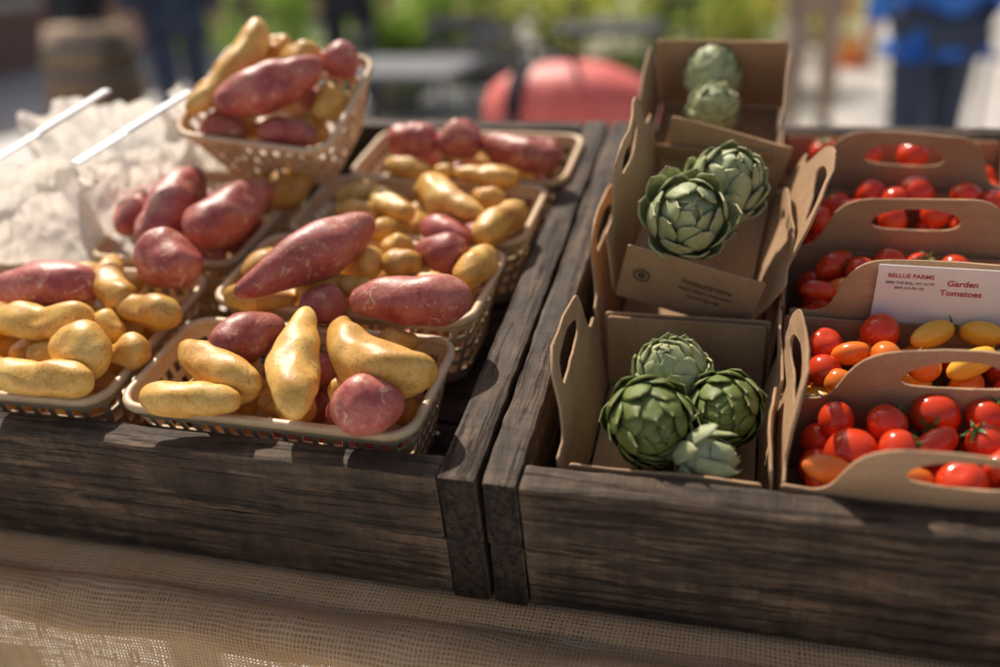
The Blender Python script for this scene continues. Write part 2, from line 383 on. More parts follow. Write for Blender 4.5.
HP=[ # x1 y1 z1 x2 y2 z2 r bend kind taper (mm)
(-228,19,22,-160,29,20,13,.06,Y,0),(-231,74,22,-152,38,24,14,.1,Y,.1),(-143,98,42,-116,6,30,15,.07,Y,.12),(-130,98,28,-46,42,32,18,.42,Y,.12),
(-199,66,25,-165,106,27,18,0,R,0),(-165,131,20,-134,145,20,15,0,R,0),(-98,25,22,-54,38,24,17,.0,R,0),(-165,72,13,-142,96,15,14,0,R,0),(-190,38,12,-160,52,14,11,.05,Y,0),(-80,70,14,-52,90,14,12,0,Y,0),(-215,100,10,-190,115,12,12,0,Y,0),(-100,112,12,-70,114,12,11,0,Y,0),(-110,48,14,-84,62,14,10,0,Y,0),
(-204,118,38,-130,209,52,17,.06,R,.12),(-120,124,34,-36,138,34,18,.05,R,-.05),(-238,151,14,-176,153,14,11,.05,Y,0),(-160,192,20,-126,202,20,12,.05,Y,0),
(-180,156,18,-138,167,20,11,.1,Y,0),(-127,201,20,-96,206,20,11,0,Y,0),(-106,222,22,-65,212,22,15,0,R,.1),(-57,184,20,-51,232,16,13,0,Y,0),(-235,180,12,-215,215,12,12,0,Y,0),(-210,235,14,-175,240,14,11,.1,Y,0),(-150,168,22,-118,160,20,10,.08,Y,0),(-95,185,16,-70,175,16,11,0,Y,0),(-185,205,16,-165,225,16,10,0,Y,0),(-140,232,16,-115,240,14,10,0,Y,0),
(-137,324,26,-63,268,26,14,.1,Y,-.1),(-62,240,20,-38,296,20,15,.05,Y,0),(-117,272,14,-70,250,14,13,0,R,0),(-203,290,15,-162,284,15,10,0,Y,0),(-175,312,22,-130,276,20,11,.12,Y,.1),(-156,250,15,-139,271,15,10,0,Y,0),
(-215,320,12,-180,340,12,11,0,Y,0),(-210,262,8,-170,258,10,11,.1,Y,0),(-150,345,8,-110,350,8,12,0,Y,0),(-90,330,14,-60,318,14,11,.05,Y,0),(-195,305,18,-180,325,18,10,0,Y,0),(-120,300,18,-95,288,18,10,0,Y,0),
(-192,410,28,-143,403,30,18,0,R,0),(-140,392,30,-106,420,30,18,0,R,.1),(-100,410,25,-25,378,25,18,.08,R,.05),(-190,381,14,-142,373,14,10,.05,Y,0),(-118,370,14,-56,362,14,10,.05,Y,0),(-60,440,10,-35,425,10,14,0,R,0),(-140,374,12,-120,378,12,9,0,Y,0),
(-410,118,30,-326,131,30,19,.06,R,.05),(-300,178,36,-263,143,34,23,0,R,.06),(-350,176,24,-300,112,26,14,.14,Y,.15),(-385,84,24,-308,93,25,16,.08,Y,-.05),(-350,30,20,-268,30,22,15,.08,Y,.1),
(-318,66,24,-271,48,25,17,0,Y,0),(-304,116,20,-250,111,20,14,.05,Y,0),(-288,72,12,-259,81,12,12,0,Y,0),(-322,106,12,-290,96,14,11,0,Y,0),(-350,68,10,-322,72,10,10,0,Y,0),(-420,55,18,-370,62,18,15,.05,Y,0),(-430,30,16,-380,20,16,14,.05,Y,0),(-400,150,18,-350,165,15,14,0,Y,0),(-330,150,14,-312,165,16,10,0,Y,0),(-375,108,14,-340,112,14,10,0,Y,0),
(-326,196,34,-337,310,36,21,.05,R,.1),(-288,200,34,-257,288,36,22,.04,R,-.05),(-270,296,20,-250,345,20,15,0,Y,0),(-375,230,20,-385,300,20,17,0,R,0),(-300,320,16,-280,350,18,14,0,Y,0)]
for x1,y1,z1,x2,y2,z2,r,bd,k,tp in HP:
    potato((x1/1e3,y1/1e3,z1/1e3),(x2/1e3,y2/1e3,z2/1e3),r/1e3,bd,k,taper=tp)
for a in [(-50,-54,16,-24,56,30,15,.2,Y,.12),(-28,-46,22,46,18,22,21,.06,R,.12),(40,34,12,60,44,14,15,0,R,0),(-5,30,12,30,44,14,15,0,Y,0),(-62,5,0,-50,45,0,14,0,Y,0),(0,-43,-6,54,-38,-6,14,0,R,0),(-55,-46,-6,-10,-44,-6,14,0,R,0),(-10,5,0,10,45,4,14,0,Y,0),(46,-20,-4,56,18,-2,14,0,Y,0),(-30,50,8,-8,52,10,13,0,Y,0),
          (-50,-20,-26,0,-16,-26,14,0,Y,0),(5,-10,-26,50,-14,-26,14,0,Y,0),(-50,22,-26,0,26,-26,14,0,Y,0),(5,26,-26,48,22,-26,14,0,R,0),(-64,-25,2,-60,0,2,11,0,Y,0)]:
    potato([a[0]/1e3,a[1]/1e3,a[2]/1e3],[a[3]/1e3,a[4]/1e3,a[5]/1e3],a[6]/1e3,a[7],a[8],L3M,taper=a[9])
def filler(cx,cy,W,D,redp):
    nx=max(2,int(W/.05)); ny=max(2,int(D/.032))
    for i in range(nx):
        for j in range(ny):
            for z in (-.036,-.009):
                x=cx-W/2+W*(i+.5)/nx+jit(.006); y=cy-D/2+D*(j+.5)/ny+jit(.004)
                a=random.choice([0,0,.5,-.5,1.2])+jit(.3) ; l=random.uniform(.016,.022)
                potato((x-l*math.cos(a),y-l*math.sin(a),z+jit(.004)),(x+l*math.cos(a),y+l*math.sin(a),z+jit(.004)),random.uniform(.012,.0145),jit(.06),R if random.random()<redp else Y,hero=False)
for cx,cy,W,D,rp in [(-.150,.078,.165,.075,.25),(-.146,.2,.165,.075,.15),(-.136,.316,.165,.075,.15),(-.123,.430,.165,.075,.6),(-.376,.108,.17,.13,.1),(-.333,.294,.1,.13,.4)]:
    filler(cx,cy,W,D,rp)
# ---------------------------------------------------------------- cartons
def panel_mesh(L,h0,h1,top_hw,bot_hw,slot=True,th=.0018):
    cu=bpy.data.curves.new('p','CURVE'); cu.dimensions='2D'; cu.fill_mode='BOTH'; cu.extrude=th/2
    def fil(pts,r,n=5):
        out=[];m=len(pts)
        for i in range(m):
            p=Vector(pts[i]);a=Vector(pts[i-1]);b_=Vector(pts[(i+1)%m])
            rr=min(r[i],(a-p).length*.45,(b_-p).length*.45)
            if rr<1e-5: out.append(p); continue
            s=p+(a-p).normalized()*rr; e=p+(b_-p).normalized()*rr
            for k in range(n+1):
                t=k/n; out.append((1-t)**2*s+2*t*(1-t)*p+t*t*e)
        return out
    def spl(pts):
        s=cu.splines.new('POLY'); s.points.add(len(pts)-1)
        for i,p in enumerate(pts): s.points[i].co=(p.x,p.y,0,1)
        s.use_cyclic_u=True
    if h1>0:
        spl(fil([(-L/2,0),(L/2,0),(L/2,h0),(bot_hw,h0),(top_hw,h0+h1),(-top_hw,h0+h1),(-bot_hw,h0),(-L/2,h0)],[0,0,.003,.012,.02,.02,.012,.003]))
        sw,sh,sc=.031,.0095,h0+h1*.52
        pts=[]
        for k in range(24):
            a=2*math.pi*k/24; ca,sa=math.cos(a),math.sin(a)
            pts.append(Vector((sw*math.copysign(abs(ca)**.8,ca),sc+sh*math.copysign(abs(sa)**.85,sa)+(.003*(1-ca*ca)))))
        spl(pts)
    else:
        spl(fil([(-L/2,0),(L/2,0),(L/2,h0),(-L/2,h0)],[0,0,.003,.003]))
    o=bpy.data.objects.new('tmp',cu); link(o); bpy.context.view_layer.update()
    dg=bpy.context.evaluated_depsgraph_get(); me=bpy.data.meshes.new_from_object(o.evaluated_get(dg))
    bpy.data.objects.remove(o); 
    bm=bmesh.new(); bm.from_mesh(me); bmesh.ops.triangulate(bm,faces=bm.faces)
    bmesh.ops.remove_doubles(bm,verts=bm.verts,dist=1e-6)
    for ax,n_ in ((0,9),(1,8)):
        lo=min(v.co[ax] for v in bm.verts); hi=max(v.co[ax] for v in bm.verts)
        for i in range(1,n_):
            pc=[0,0,0]; pn=[0,0,0]; pc[ax]=lo+(hi-lo)*i/n_; pn[ax]=1
            bmesh.ops.bisect_plane(bm,geom=bm.verts[:]+bm.edges[:]+bm.faces[:],plane_co=pc,plane_no=pn)
    sd=random.random()*40
    for v in bm.verts:   # natural warp, stronger toward the free top edge
        k=max(0,v.co.y)/.1
        v.co.z+=(noise.noise(Vector((v.co.x*16+sd,v.co.y*14,sd)))*.007+.0010*noise.noise(Vector((v.co.x*70,v.co.y*70+sd,2))))*k
    bm.to_mesh(me); bm.free()
    me.materials.clear(); return me
def text_mesh(s,size,bold=0):
    cu=bpy.data.curves.new('t','FONT'); cu.body=s; cu.size=size; cu.align_x='CENTER'; cu.align_y='CENTER'; cu.extrude=.00012; cu.offset=bold
    o=bpy.data.objects.new('tmp',cu); link(o); bpy.context.view_layer.update()
    me=bpy.data.meshes.new_from_object(o.evaluated_get(bpy.context.evaluated_depsgraph_get())); bpy.data.objects.remove(o); me.materials.clear(); return me
def carton(L,D,h0,label,mw,front=True,back=True,flare=4,hf=.045,group='brown cardboard cartons with cut-out handles',bl=4,eh=.95,endf=None):
    root=empty('cardboard_carton',mw)
    if endf is None: endf=flare*.6
    base=box_mesh(L-.006,D-.006,.0016,0)
    pe=panel_mesh(D-.002,h0*eh,0,0,0)
    body=join_me([(base,TL(0,0,.0012)),(pe,TL(-L/2,0,.001)@RY(-endf)@RZ(90)@RX(90)),(pe,TL(L/2,0,.001)@RY(endf)@RZ(90)@RX(90))])
    mesh_obj('carton_body',body,M['card'],I4,root)
    mk=lambda on:(panel_mesh(L,h0,hf,L*.29,L*.375) if on else panel_mesh(L,h0*.97,0,0,0))
    mesh_obj('handle_panel' if front else 'side_panel',mk(front),M['card'],TL(0,-D/2,0)@RX(90+flare),root)
    mesh_obj('handle_panel' if back else 'side_panel',mk(back),M['card'],TL(0,D/2,0)@RX(90-bl),root)
    tag(root,label,'carton',group); return root
CH=.062
A3=carton(.152,.112,CH,'brown cardboard carton of green artichokes, handles splayed outward',TRAY@TL(.103,.104,ZF)@RZ(90),flare=10,bl=8,endf=2)
A2=carton(.150,.100,.058,'brown cardboard carton of pale artichokes tilted sideways on another carton',TRAY@TL(.104,.286,-.002)@RY(13)@RX(13)@RZ(87),flare=12,bl=15,hf=.042,endf=3)
A4=carton(.155,.118,CH,'brown cardboard carton under a tilted artichoke carton',TRAY@TL(.102,.268,ZF)@RZ(91),flare=5,bl=6,hf=.045)
A1=carton(.112,.108,.074,'brown cardboard carton of artichokes propped up facing forward',TRAY@TL(.106,.432,.014)@RZ(-4)@RX(25),front=False,back=False,flare=5,bl=5)
TY=[(.068,.080),(.155,.084),(.247,.082),(.346,.092),(.456,.092)]
TC=[]
for i,(y,d) in enumerate(TY):
    lb='brown cardboard carton of small tomatoes with oval handle hole'
    if i==2: lb='cardboard tomato carton with white printed label on its handle'
    if i==1: lb='cardboard carton of red, orange and yellow tomatoes'
    TC.append(carton(.186,d,.062,lb,TRAY@TL(.264+.003*((i*7)%3-1),y,ZF)@RZ([0,1,-1,.5,-1][i]),front=True,back=False,flare=[3,6,3,4,3][i],bl=2,hf=[.036,.042,.044,.043,.046][i],eh=1.08,endf=3))
lab=mesh_obj('label',box_mesh(.132,.046,.0006,0),M['label_paper'],TL(.026,.083,.0045),[c for c in TC[2].children if c.name.startswith('handle_panel')][0])
def txt(s,size,x,y,mat,par,bold=0,rot=0,z=.0005):
    return mesh_obj('lettering',text_mesh(s,size,bold),mat,TL(x,y,z)@RZ(rot),par)
txt('BELLUS FARMS',.0044,-.0455,.0150,M['ink_red'],lab,.00008)
txt('SEED THE SOIL, NY 14.170',.0026,-.0455,.0095,M['ink'],lab)
txt('(607) 415-70-150',.0026,-.0455,.0055,M['ink'],lab)
txt('Garden',.0062,-.0135,.0110,M['ink_red'],lab,.00012)
txt('Tomatoes',.0062,-.0135,.0035,M['ink_red'],lab,.00012)
mesh_obj('printed_lettering',join_me([(text_mesh('PRODUCE TOTE',.0048,.00005),TL(.012,.007,0)),(text_mesh('FRESH FROM THE FARM',.0037),TL(.012,.0,0)),(text_mesh('PLEASE RE-USE',.0037),TL(.012,-.0065,0)),
   (lathe([(.0062,0),(.0062,.0002),(.0051,.0002),(.0051,0)],28,False),TL(-.034,.001,0)),(box_mesh(.0044,.0044,.0002,0),TL(-.034,.001,0)@RZ(45))]),M['ink_faint'],
   TL(-.0792,0,.03)@RZ(-90)@RX(90+3),A2)
# ---------------------------------------------------------------- artichokes
def artichoke(mw,r,kind,flare=0,n=44,label=None,pt=3.0):
    seed=random.random()*50; v=[];f=[];uvs=[]
    for i in range(n):
        t=i/(n-1); phi0=-1.3+2.35*t**.9; lam=i*2.39996+jit(.2)
        W=(.58-.2*t)*random.uniform(.85,1.12); dl=(1.0-.35*t)*random.uniform(.86,1.16)
        lift=.008+flare*(1-.75*t)*random.uniform(.4,1.3)+random.uniform(0,.025)
        NU,NV=8,10; b0=len(v)
        for j in range(NV+1):
            vv=j/NV; ph=phi0+dl*vv; ph2=min(ph,1.5)
            over=(ph-ph2)
            cr=Vector((math.cos(ph2)*math.cos(lam),math.cos(ph2)*math.sin(lam),math.sin(ph2)*1.14))
            up=Vector((-math.sin(ph2)*math.cos(lam),-math.sin(ph2)*math.sin(lam),math.cos(ph2)))
            tg=Vector((-math.sin(lam),math.cos(lam),0))
            rad=(1-.16*t)+lift*vv**1.5*2.2+.06*vv+.04*vv**5
            w=W*(.72+.42*vv)*math.sqrt(max(0,1-vv**pt)) if vv<1 else 0
            for k in range(NU+1):
                u=k/NU*2-1
                p=cr*rad+tg*w*u - cr*(abs(u)**2.)*w*w*.66 + up*over*1.0 + cr*(1-u*u)*.03
                p+=noise.noise_vector(Vector((p.x*3+seed+i,p.y*3,p.z*3)))*.05*vv
                v.append(tuple(p*r)); uvs.append(((u+1)/2+i*1.7,vv))
        for j in range(NV):
            for k in range(NU):
                a=b0+j*(NU+1)+k; f.append((a,a+1,a+NU+2,a+NU+1))
    me=pyd('artichoke',v,f); ul=me.uv_layers.new(name='UVMap')
    for p in me.polygons:
        for li in p.loop_indices: ul.data[li].uv=uvs[me.loops[li].vertex_index]
    bm=bmesh.new(); bm.from_mesh(me); bmesh.ops.create_uvsphere(bm,u_segments=18,v_segments=12,radius=r*.86); bm.to_mesh(me); bm.free()
    o=mesh_obj('artichoke',me,M[kind],mw,None,True)
    s=o.modifiers.new('so','SOLIDIFY'); s.thickness=r*.045; s.offset=-1
    mesh_obj('stem',tube([(0,0,-r*.75),(0.05*r,0,-r*1.2),(.08*r,.05*r,-r*1.45)],r*.24,12),M['stem'],I4,o,True)
    tag(o,label or 'green globe artichoke with tight overlapping leaves','artichoke','baby artichokes in cartons'); return o
def am(x,y,z,rx,ry,rz=0): return TRAY@TL(x/1e3,y/1e3,z/1e3)@RZ(rz)@RX(rx)@RY(ry)
artichoke(am(102,450,76,-20,10,20),.023,'arti_pale')
artichoke(am(106,408,62,30,-20,60),.021,'arti_pale')
artichoke(am(122,270,58,28,14,10),.0275,'arti_pale',.06,36,label='pale green artichoke with slightly open leaves in tilted carton',pt=2.4)
artichoke(am(99,225,56,46,26,-20),.0280,'arti_pale',.11,32,label='pale green artichoke with open leaves in tilted carton',pt=2.4)
artichoke(am(106,320,22,30,10,-20),.022,'arti_pale')
artichoke(am(100,112,0,14,-12,0),.0246,'arti_pale',.02,42,label='lighter green artichoke behind two darker ones',pt=2.5)
artichoke(am(91,63,4,70,30,-10),.0245,'arti',.04,44,pt=2.4)
artichoke(am(134,90,-4,60,-30,30),.0225,'arti',.02,44,pt=2.4)
artichoke(am(123,49,-8,85,84,10),.0160,'arti_pale',.30,22,label='artichoke with loose drooping yellowish leaves',pt=1.6)
artichoke(am(95,90,-36,60,0,0),.023,'arti'); artichoke(am(128,120,-34,20,0,0),.021,'arti'); artichoke(am(106,150,-30,10,0,0),.021,'arti')
# ---------------------------------------------------------------- tomatoes
def tomato_mesh(sx,sz,seed):
    v=[];f=[];NS=20;NR=14
    for i in range(NR+1):
        th=math.pi*i/NR
        for k in range(NS):
            a=2*math.pi*k/NS; rr=math.sin(th)*(1+.02*math.cos(a*5+seed)); z=math.cos(th)
            z-=.16*math.exp(-(th/.33)**2)
            v.append((rr*math.cos(a)*sx,rr*math.sin(a)*sx,z*sz))
    for i in range(NR):
        for k in range(NS): f.append((i*NS+k,(i+1)*NS+k,(i+1)*NS+(k+1)%NS,i*NS+(k+1)%NS))
    me=pyd('tomato',v,f); bm=bmesh.new(); bm.from_mesh(me); bmesh.ops.remove_doubles(bm,verts=bm.verts,dist=1e-4); bmesh.ops.recalc_face_normals(bm,faces=bm.faces); bm.to_mesh(me); bm.free()
    for p in me.polygons: p.use_smooth=True
    return me
def calyx_mesh():
    v=[(0,0,.86)];f=[]
    for k in range(5):
        a=2*math.pi*k/5; b0=len(v)
        for (rr,w,z) in ((.12,.09,.9),(.38,.1,1.02),(.62,.05,.93),(.85,.0,.98)):
            for s in (-1,1):
                v.append((rr*math.cos(a)-s*w*math.sin(a),rr*math.sin(a)+s*w*math.cos(a),z))
        f.append((0,b0,b0+1))
        for j in range(3): f.append((b0+2*j,b0+2*j+1,b0+2*j+3,b0+2*j+2))
    b0=len(v)
    for j,z in ((0,.85),(1,1.2)):
        for k in range(6): v.append((.05*math.cos(k*math.pi/3),.05*math.sin(k*math.pi/3),z))
    for k in range(6): f.append((b0+k,b0+(k+1)%6,b0+6+(k+1)%6,b0+6+k))
    return pyd('calyx',v,f)
TM={}
for kind in ('tomato','tomato_orange','tomato_yellow'):
    for shp,(sx,sz) in {'round':(1,.93),'plum':(.76,1.4)}.items():
        me=tomato_mesh(sx,sz,1.3); me.materials.append(M[kind]); TM[(kind,shp)]=me
CAL=calyx_mesh(); CAL.materials.append(M['calyx'])
LBL={'tomato':'small glossy red tomato in a cardboard carton','tomato_orange':'small glossy orange tomato in a cardboard carton','tomato_yellow':'small glossy yellow tomato in a cardboard carton'}
def tomato(x,y,z,r,kind='tomato',shp='round',rot=None,cal=None):
    o=bpy.data.objects.new('tomato',TM[(kind,shp)]); link(o)
    if rot is None: rot=(random.uniform(-70,110),random.uniform(-80,80),random.uniform(0,360))
    o.matrix_world=TRAY@TL(x,y,z)@RZ(rot[2])@RX(rot[0])@RY(rot[1])@Matrix.Diagonal((r*random.uniform(.93,1.05),r*random.uniform(.93,1.05),r*random.uniform(.92,1.15),1))
    tag(o,LBL[kind],'tomato','small tomatoes in cartons')
    if cal if cal is not None else random.random()<.4:
        mesh_obj('calyx',CAL,None,TL(0,0,-.05 if shp=='round' else .3),o)
T1=[(208,64,16),(256,100,14),(285,102,13),(281,77,12),(252,72,12,'tomato','plum'),(200,90,11),(228,86,12),(194,42,11,'tomato_orange','plum'),(236,42,11,'tomato_orange','plum'),(263,42,13),(232,60,12),(300,44,13),(305,84,13),(325,60,13),(290,60,12,'tomato','plum'),(214,42,12)]
T2=[(197,172,12),(195,143,11),(212,157,10,'tomato_orange','plum'),(231,182,13),(264,183,11,'tomato_yellow','plum'),(294,186,11,'tomato_yellow','plum'),(204,132,10,'tomato_orange'),(255,147,11,'tomato_orange'),(283,150,11,'tomato_yellow','plum'),(232,152,11,'tomato_orange'),(320,178,12,'tomato_yellow'),(315,150,12,'tomato_orange'),(228,134,11)]
T3=[(194,234,10,'tomato','plum'),(206,268,13,'tomato','plum'),(224,260,12),(244,273,12),(266,272,11),(290,274,11),(215,240,11,'tomato_orange','plum'),(236,238,11),(262,245,12),(292,242,12),(317,260,12)]
T4=[(196,342,12),(211,368,13),(238,380,13),(273,382,14),(311,380,12),(332,374,12),(256,368,11),(227,350,11,'tomato','plum'),(252,342,12),(285,350,12),(310,350,12)]
T5=[(205,470,13),(240,460,13),(280,470,13),(320,460,13)]
for li in (T1,T2,T3,T4,T5):
    for t in li:
        x,y,r=t[:3]; kind=t[3] if len(t)>3 else 'tomato'; shp=t[4] if len(t)>4 else 'round'
        tomato(x/1e3,y/1e3,-.004+jit(.004)+(.003 if x>215 else -.002),r/1e3,kind,shp,rot=(90+jit(20),jit(20),random.choice([60,90,110,80])) if shp=='plum' else None)
for i,(y,d) in enumerate(TY):
    for a in range(6):
        for b_ in range(3):
            for z in ((-.045,-.024) if i<4 else (-.03,)):
                k='tomato'
                if i==1: k=random.choice(['tomato','tomato_orange','tomato_yellow'])
                if i==2: k=random.choice(['tomato','tomato','tomato_orange'])
                tomato(.194+a*.0300+jit(.003),y+(b_-1)*.024+jit(.002),z+jit(.003),random.uniform(.0110,.0128),k,random.choice(['round','round','plum']),cal=False)
# ---------------------------------------------------------------- paper bags and utensils
def paper_bag(mw,W,D,H,seed):
    NS=130;NR=44;v=[];f=[]
    for j in range(NR+1):
        t=j/NR
        for i in range(NS):
            a=2*math.pi*i/NS; ca,sa=math.cos(a),math.sin(a)
            k=(abs(ca)**3.5+abs(sa)**3.5)**(-1/3.5)
            p=Vector((ca*k*W/2*(1+.10*t),sa*k*D/2*(1-.2*t),t*H))
            q=p*13+Vector((seed,seed*2,0))
            c=noise.noise_vector(q)*.016
            for s_,am_ in ((1.9,.013),(4.2,.0065),(8,.003)):
                nv=noise.noise_vector(Vector((q.x*s_,q.y*s_,q.z*s_*.6))); c+=Vector([abs(x) for x in nv])*am_-Vector((.25,.25,.25))*am_
            p+=c*(.35+t); 
            if j==NR: p.z+=.010*noise.noise(Vector((a*3,seed,0)))
            v.append(tuple(p))
    for j in range(NR):
        for i in range(NS): f.append((j*NS+i,j*NS+(i+1)%NS,(j+1)*NS+(i+1)%NS,(j+1)*NS+i))
    f.append(tuple(range(NS-1,-1,-1)))
    o=mesh_obj('paper_bag',pyd('bag',v,f),M['white_paper'],mw,None,False)
    return tag(o,'crumpled open white paper bag beside the potato baskets','paper bag','crumpled white paper bags')
paper_bag(TRAY@TL(-.500,.245,ZF)@RZ(10),.16,.12,.118,1)
paper_bag(TRAY@TL(-.470,.365,ZF)@RZ(-12)@RY(4),.15,.12,.122,9)
paper_bag(TRAY@TL(-.385,.415,ZF)@RZ(5)@RY(8),.11,.08,.110,14)
paper_bag(TRAY@TL(-.425,.290,ZF+.03)@RZ(25)@RY(12),.07,.10,.082,21)
def utensil(p1,p2):
    p1=Vector(p1);p2=Vector(p2); L=(p2-p1).length
    q=(p2-p1).to_track_quat('X','Z').to_matrix().to_4x4()
    root=empty('plastic_knife',TRAY@Matrix.Translation(p1)@q)
    mesh_obj('handle',box_mesh(L*.6,.0100,.003,.0013,2),M['utensil'],TL(L*.7,0,0),root)
    mesh_obj('blade',box_mesh(L*.42,.0110,.0014,.0005,2),M['utensil'],TL(L*.2,0,0),root)
    tag(root,'long white plastic knife sticking out of a paper bag','knife','white plastic knives')
utensil((-.445,.188,.096),(-.42,.33,.105)); utensil((-.372,.205,.094),(-.34,.333,.103))
# ---------------------------------------------------------------- burlap and stall frame
def cloth(xa,xb,nxs,off,nrows,name,parent=None):
    prof=[(.56,-.1085),(.3,-.1085),(.1,-.1085),(.0,-.108),(-.02,-.1075)]
    R0=.016; cy,cz=-.028,-.1075-R0
    for k in range(0,7): 
        a=math.radians(90+ k*17); prof.append((cy+R0*math.cos(a),cz+R0*math.sin(a)))
    dn=Vector((-math.sin(ALPHA),-math.cos(ALPHA)))
    y0,z0=prof[-1]
    for k in range(1,nrows): prof.append((y0+dn.x*.02*k,z0+dn.y*.02*k))
    if off: prof=[(y+off,z-off*.4) for y,z in prof[4:]]
    xs=[xa+(xb-xa)*i/nxs for i in range(nxs+1)]
    v=[];f=[];uv=[];acc=0
    for j,(y,z) in enumerate(prof):
        if j: acc+=math.dist(prof[j],prof[j-1])
        h=max(0,-z-.125)/.9
        for x in xs:
            fold=(math.sin(x*17+.8*math.sin(x*5))*.012+math.sin(x*41+1)*.004)*min(1,h*2.5)
            n_=noise.noise(Vector((x*9,z*12,3)))*.006*(1 if y<.0 else 0)
            v.append((x,y+fold-abs(n_),z+n_*.6*(1 if (z>-.2 and y<0) else 0))); uv.append((x+n_*.3+off,acc+off*3))
    nx=len(xs)
    for j in range(len(prof)-1):
        for i in range(nx-1): f.append((j*nx+i,j*nx+i+1,(j+1)*nx+i+1,(j+1)*nx+i))
    me=pyd('burlap',v,f); ul=me.uv_layers.new(name='UVMap')
    for p in me.polygons:
        for li in p.loop_indices: ul.data[li].uv=uv[me.loops[li].vertex_index]
    return mesh_obj(name,me,M['burlap'],TRAY if parent is None else I4,parent,True),xs
o,xs=cloth(-.75,.75,300,0,46,'burlap_cloth')
tag(o,'loosely woven tan burlap draped over the stall front','cloth')
cloth(-.02,.75,150,.006,46,'inner_fold',o)
nx=len(xs)
v=[];f=[];uv=[];NS=21
for i,x in enumerate(xs):
    for k in range(NS):
        a=2*math.pi*k/(NS-1)
        th=2*math.pi*(k%(NS-1))/(NS-1)
        rr=.0140*(1+.3*noise.noise(Vector((x*11,math.cos(th),math.sin(th))))+.1*math.sin(th*3+x*30))
        v.append((x,-.038+.6*noise.noise(Vector((x*5,1,1)))*.014+rr*1.3*math.cos(th),-.115+rr*math.sin(th)+.005*noise.noise(Vector((x*6,4,4))))); uv.append((x,k*.0044))
for i in range(nx-1):
    for k in range(NS-1): f.append((i*NS+k,i*NS+k+1,(i+1)*NS+k+1,(i+1)*NS+k))
me=pyd('hem',v,f); ul=me.uv_layers.new(name='UVMap')
for p in me.polygons:
    for li in p.loop_indices: ul.data[li].uv=uv[me.loops[li].vertex_index]
mesh_obj('rolled_hem',me,M['burlap'],I4,o,True)
st=empty('stall_table',TL(0,.27,0))
si=TL(0,-.27,0)
mesh_obj('table_top',board_mesh(1.44,.56,.018,77),M['wood_light'],si@TRAY@TL(0,.28,-.1215),st)
mesh_obj('added_backing_strip',board_mesh(1.44,.018,.050,78),M['wood_light'],si@TRAY@TL(0,.008,-.157),st)  # added strip, blocks bright ground glinting through the burlap holes below the hem
for x in (-.60,0.02,.60):
    mesh_obj('leg',board_mesh(.86,.06,.04,x+80),M['wood_light'],si@TL(x,.08,.44)@RY(90)@RX(90),st)
    mesh_obj('leg',board_mesh(.98,.06,.04,x+90),M['wood_light'],si@TL(x,.5,.51)@RY(90)@RX(90),st)
mesh_obj('leg',board_mesh(.84,.045,.03,88),M['wood_light'],si@TL(-.34,.0,.43)@RY(84)@RX(90),st)
mesh_obj('brace',board_mesh(.62,.035,.02,96),M['wood_light'],si@TL(-.10,-.01,.68)@RY(-32)@RX(90),st)
mesh_obj('brace',board_mesh(.62,.035,.02,99),M['wood_light'],si@TL(-.46,-.01,.70)@RY(-30)@RX(90),st)
mesh_obj('brace',board_mesh(.62,.045,.022,97),M['wood_light'],si@TL(.30,.0,.60)@RY(36)@RX(90),st)
tag(st,'wooden trestle table under the burlap carrying the crates','table')
# ---------------------------------------------------------------- setting
g=mesh_obj('pavement',pyd('pavement',[(-150,-60,0),(150,-60,0),(150,240,0),(-150,240,0)],[(0,1,2,3)]),M['pave']); g['kind']='structure'
def building(x0,y0,x1,y1,h,face,label,mat):
    root=empty('building',TL((x0+x1)/2,(y0+y1)/2,0)); iv=TL(-(x0+x1)/2,-(y0+y1)/2,0)
    mesh_obj('wall',box_mesh(x1-x0,y1-y0,h,0),M[mat],TL(0,0,h/2),root)
    mesh_obj('cornice',box_mesh(x1-x0+.5,y1-y0+.5,.4,.05),M['stone'],TL(0,0,h+.2),root)
    L=(x1-x0) if face=='y' else (y1-y0); n=int(L/2.6)
    wm=box_mesh(1.2,.08,1.7,0); sm=box_mesh(1.5,.2,.12,.01); fm=join_me([(box_mesh(1.36,.1,.08,0),TL(0,0,.89)),(box_mesh(.08,.1,1.7,0),TL(-.64,0,0)),(box_mesh(.08,.1,1.7,0),TL(.64,0,0)),(box_mesh(.05,.1,1.7,0),I4)])
    for s in range(int(h/3.2)):
        for i in range(n):
            t=(i+.5)/n*L; z=1.7+s*3.2
            mw=(TL(x0+t,y0-.03,z) if face=='y' else TL(x1+.03,y0+t,z)@RZ(90))
            w=mesh_obj('window',wm,M['glass'],iv@mw,root)
            mesh_obj('frame',fm,M['stone'],TL(0,-.015,0),w); mesh_obj('sill',sm,M['stone'],TL(0,-.05,-.95),w)
    tag(root,label,'building')
building(-24,7.0,-7.9,22,3.8,'x','low red brick building with stone-trimmed windows','brick')
building(-24,38,-4,48,10,'y','long pale stone building with rows of windows','stone')
building(-2,40,22,50,12,'y','red brick building facing the square','brick')
def skin(name,verts,edges,rad,mat,parent=None,mw=I4,sub=2):
    me=bpy.data.meshes.new(name); me.from_pydata(verts,edges,[]); me.update()
    o=mesh_obj(name,me,mat,mw,parent)
    md=o.modifiers.new('skin','SKIN'); md.use_smooth_shade=True
    for i,r in enumerate(rad):
        d=me.skin_vertices[0].data[i]; d.radius=(r,r) if not isinstance(r,tuple) else r
        d.use_root=(i==0)
    s=o.modifiers.new('sub','SUBSURF'); s.levels=sub; s.render_levels=sub
    return o
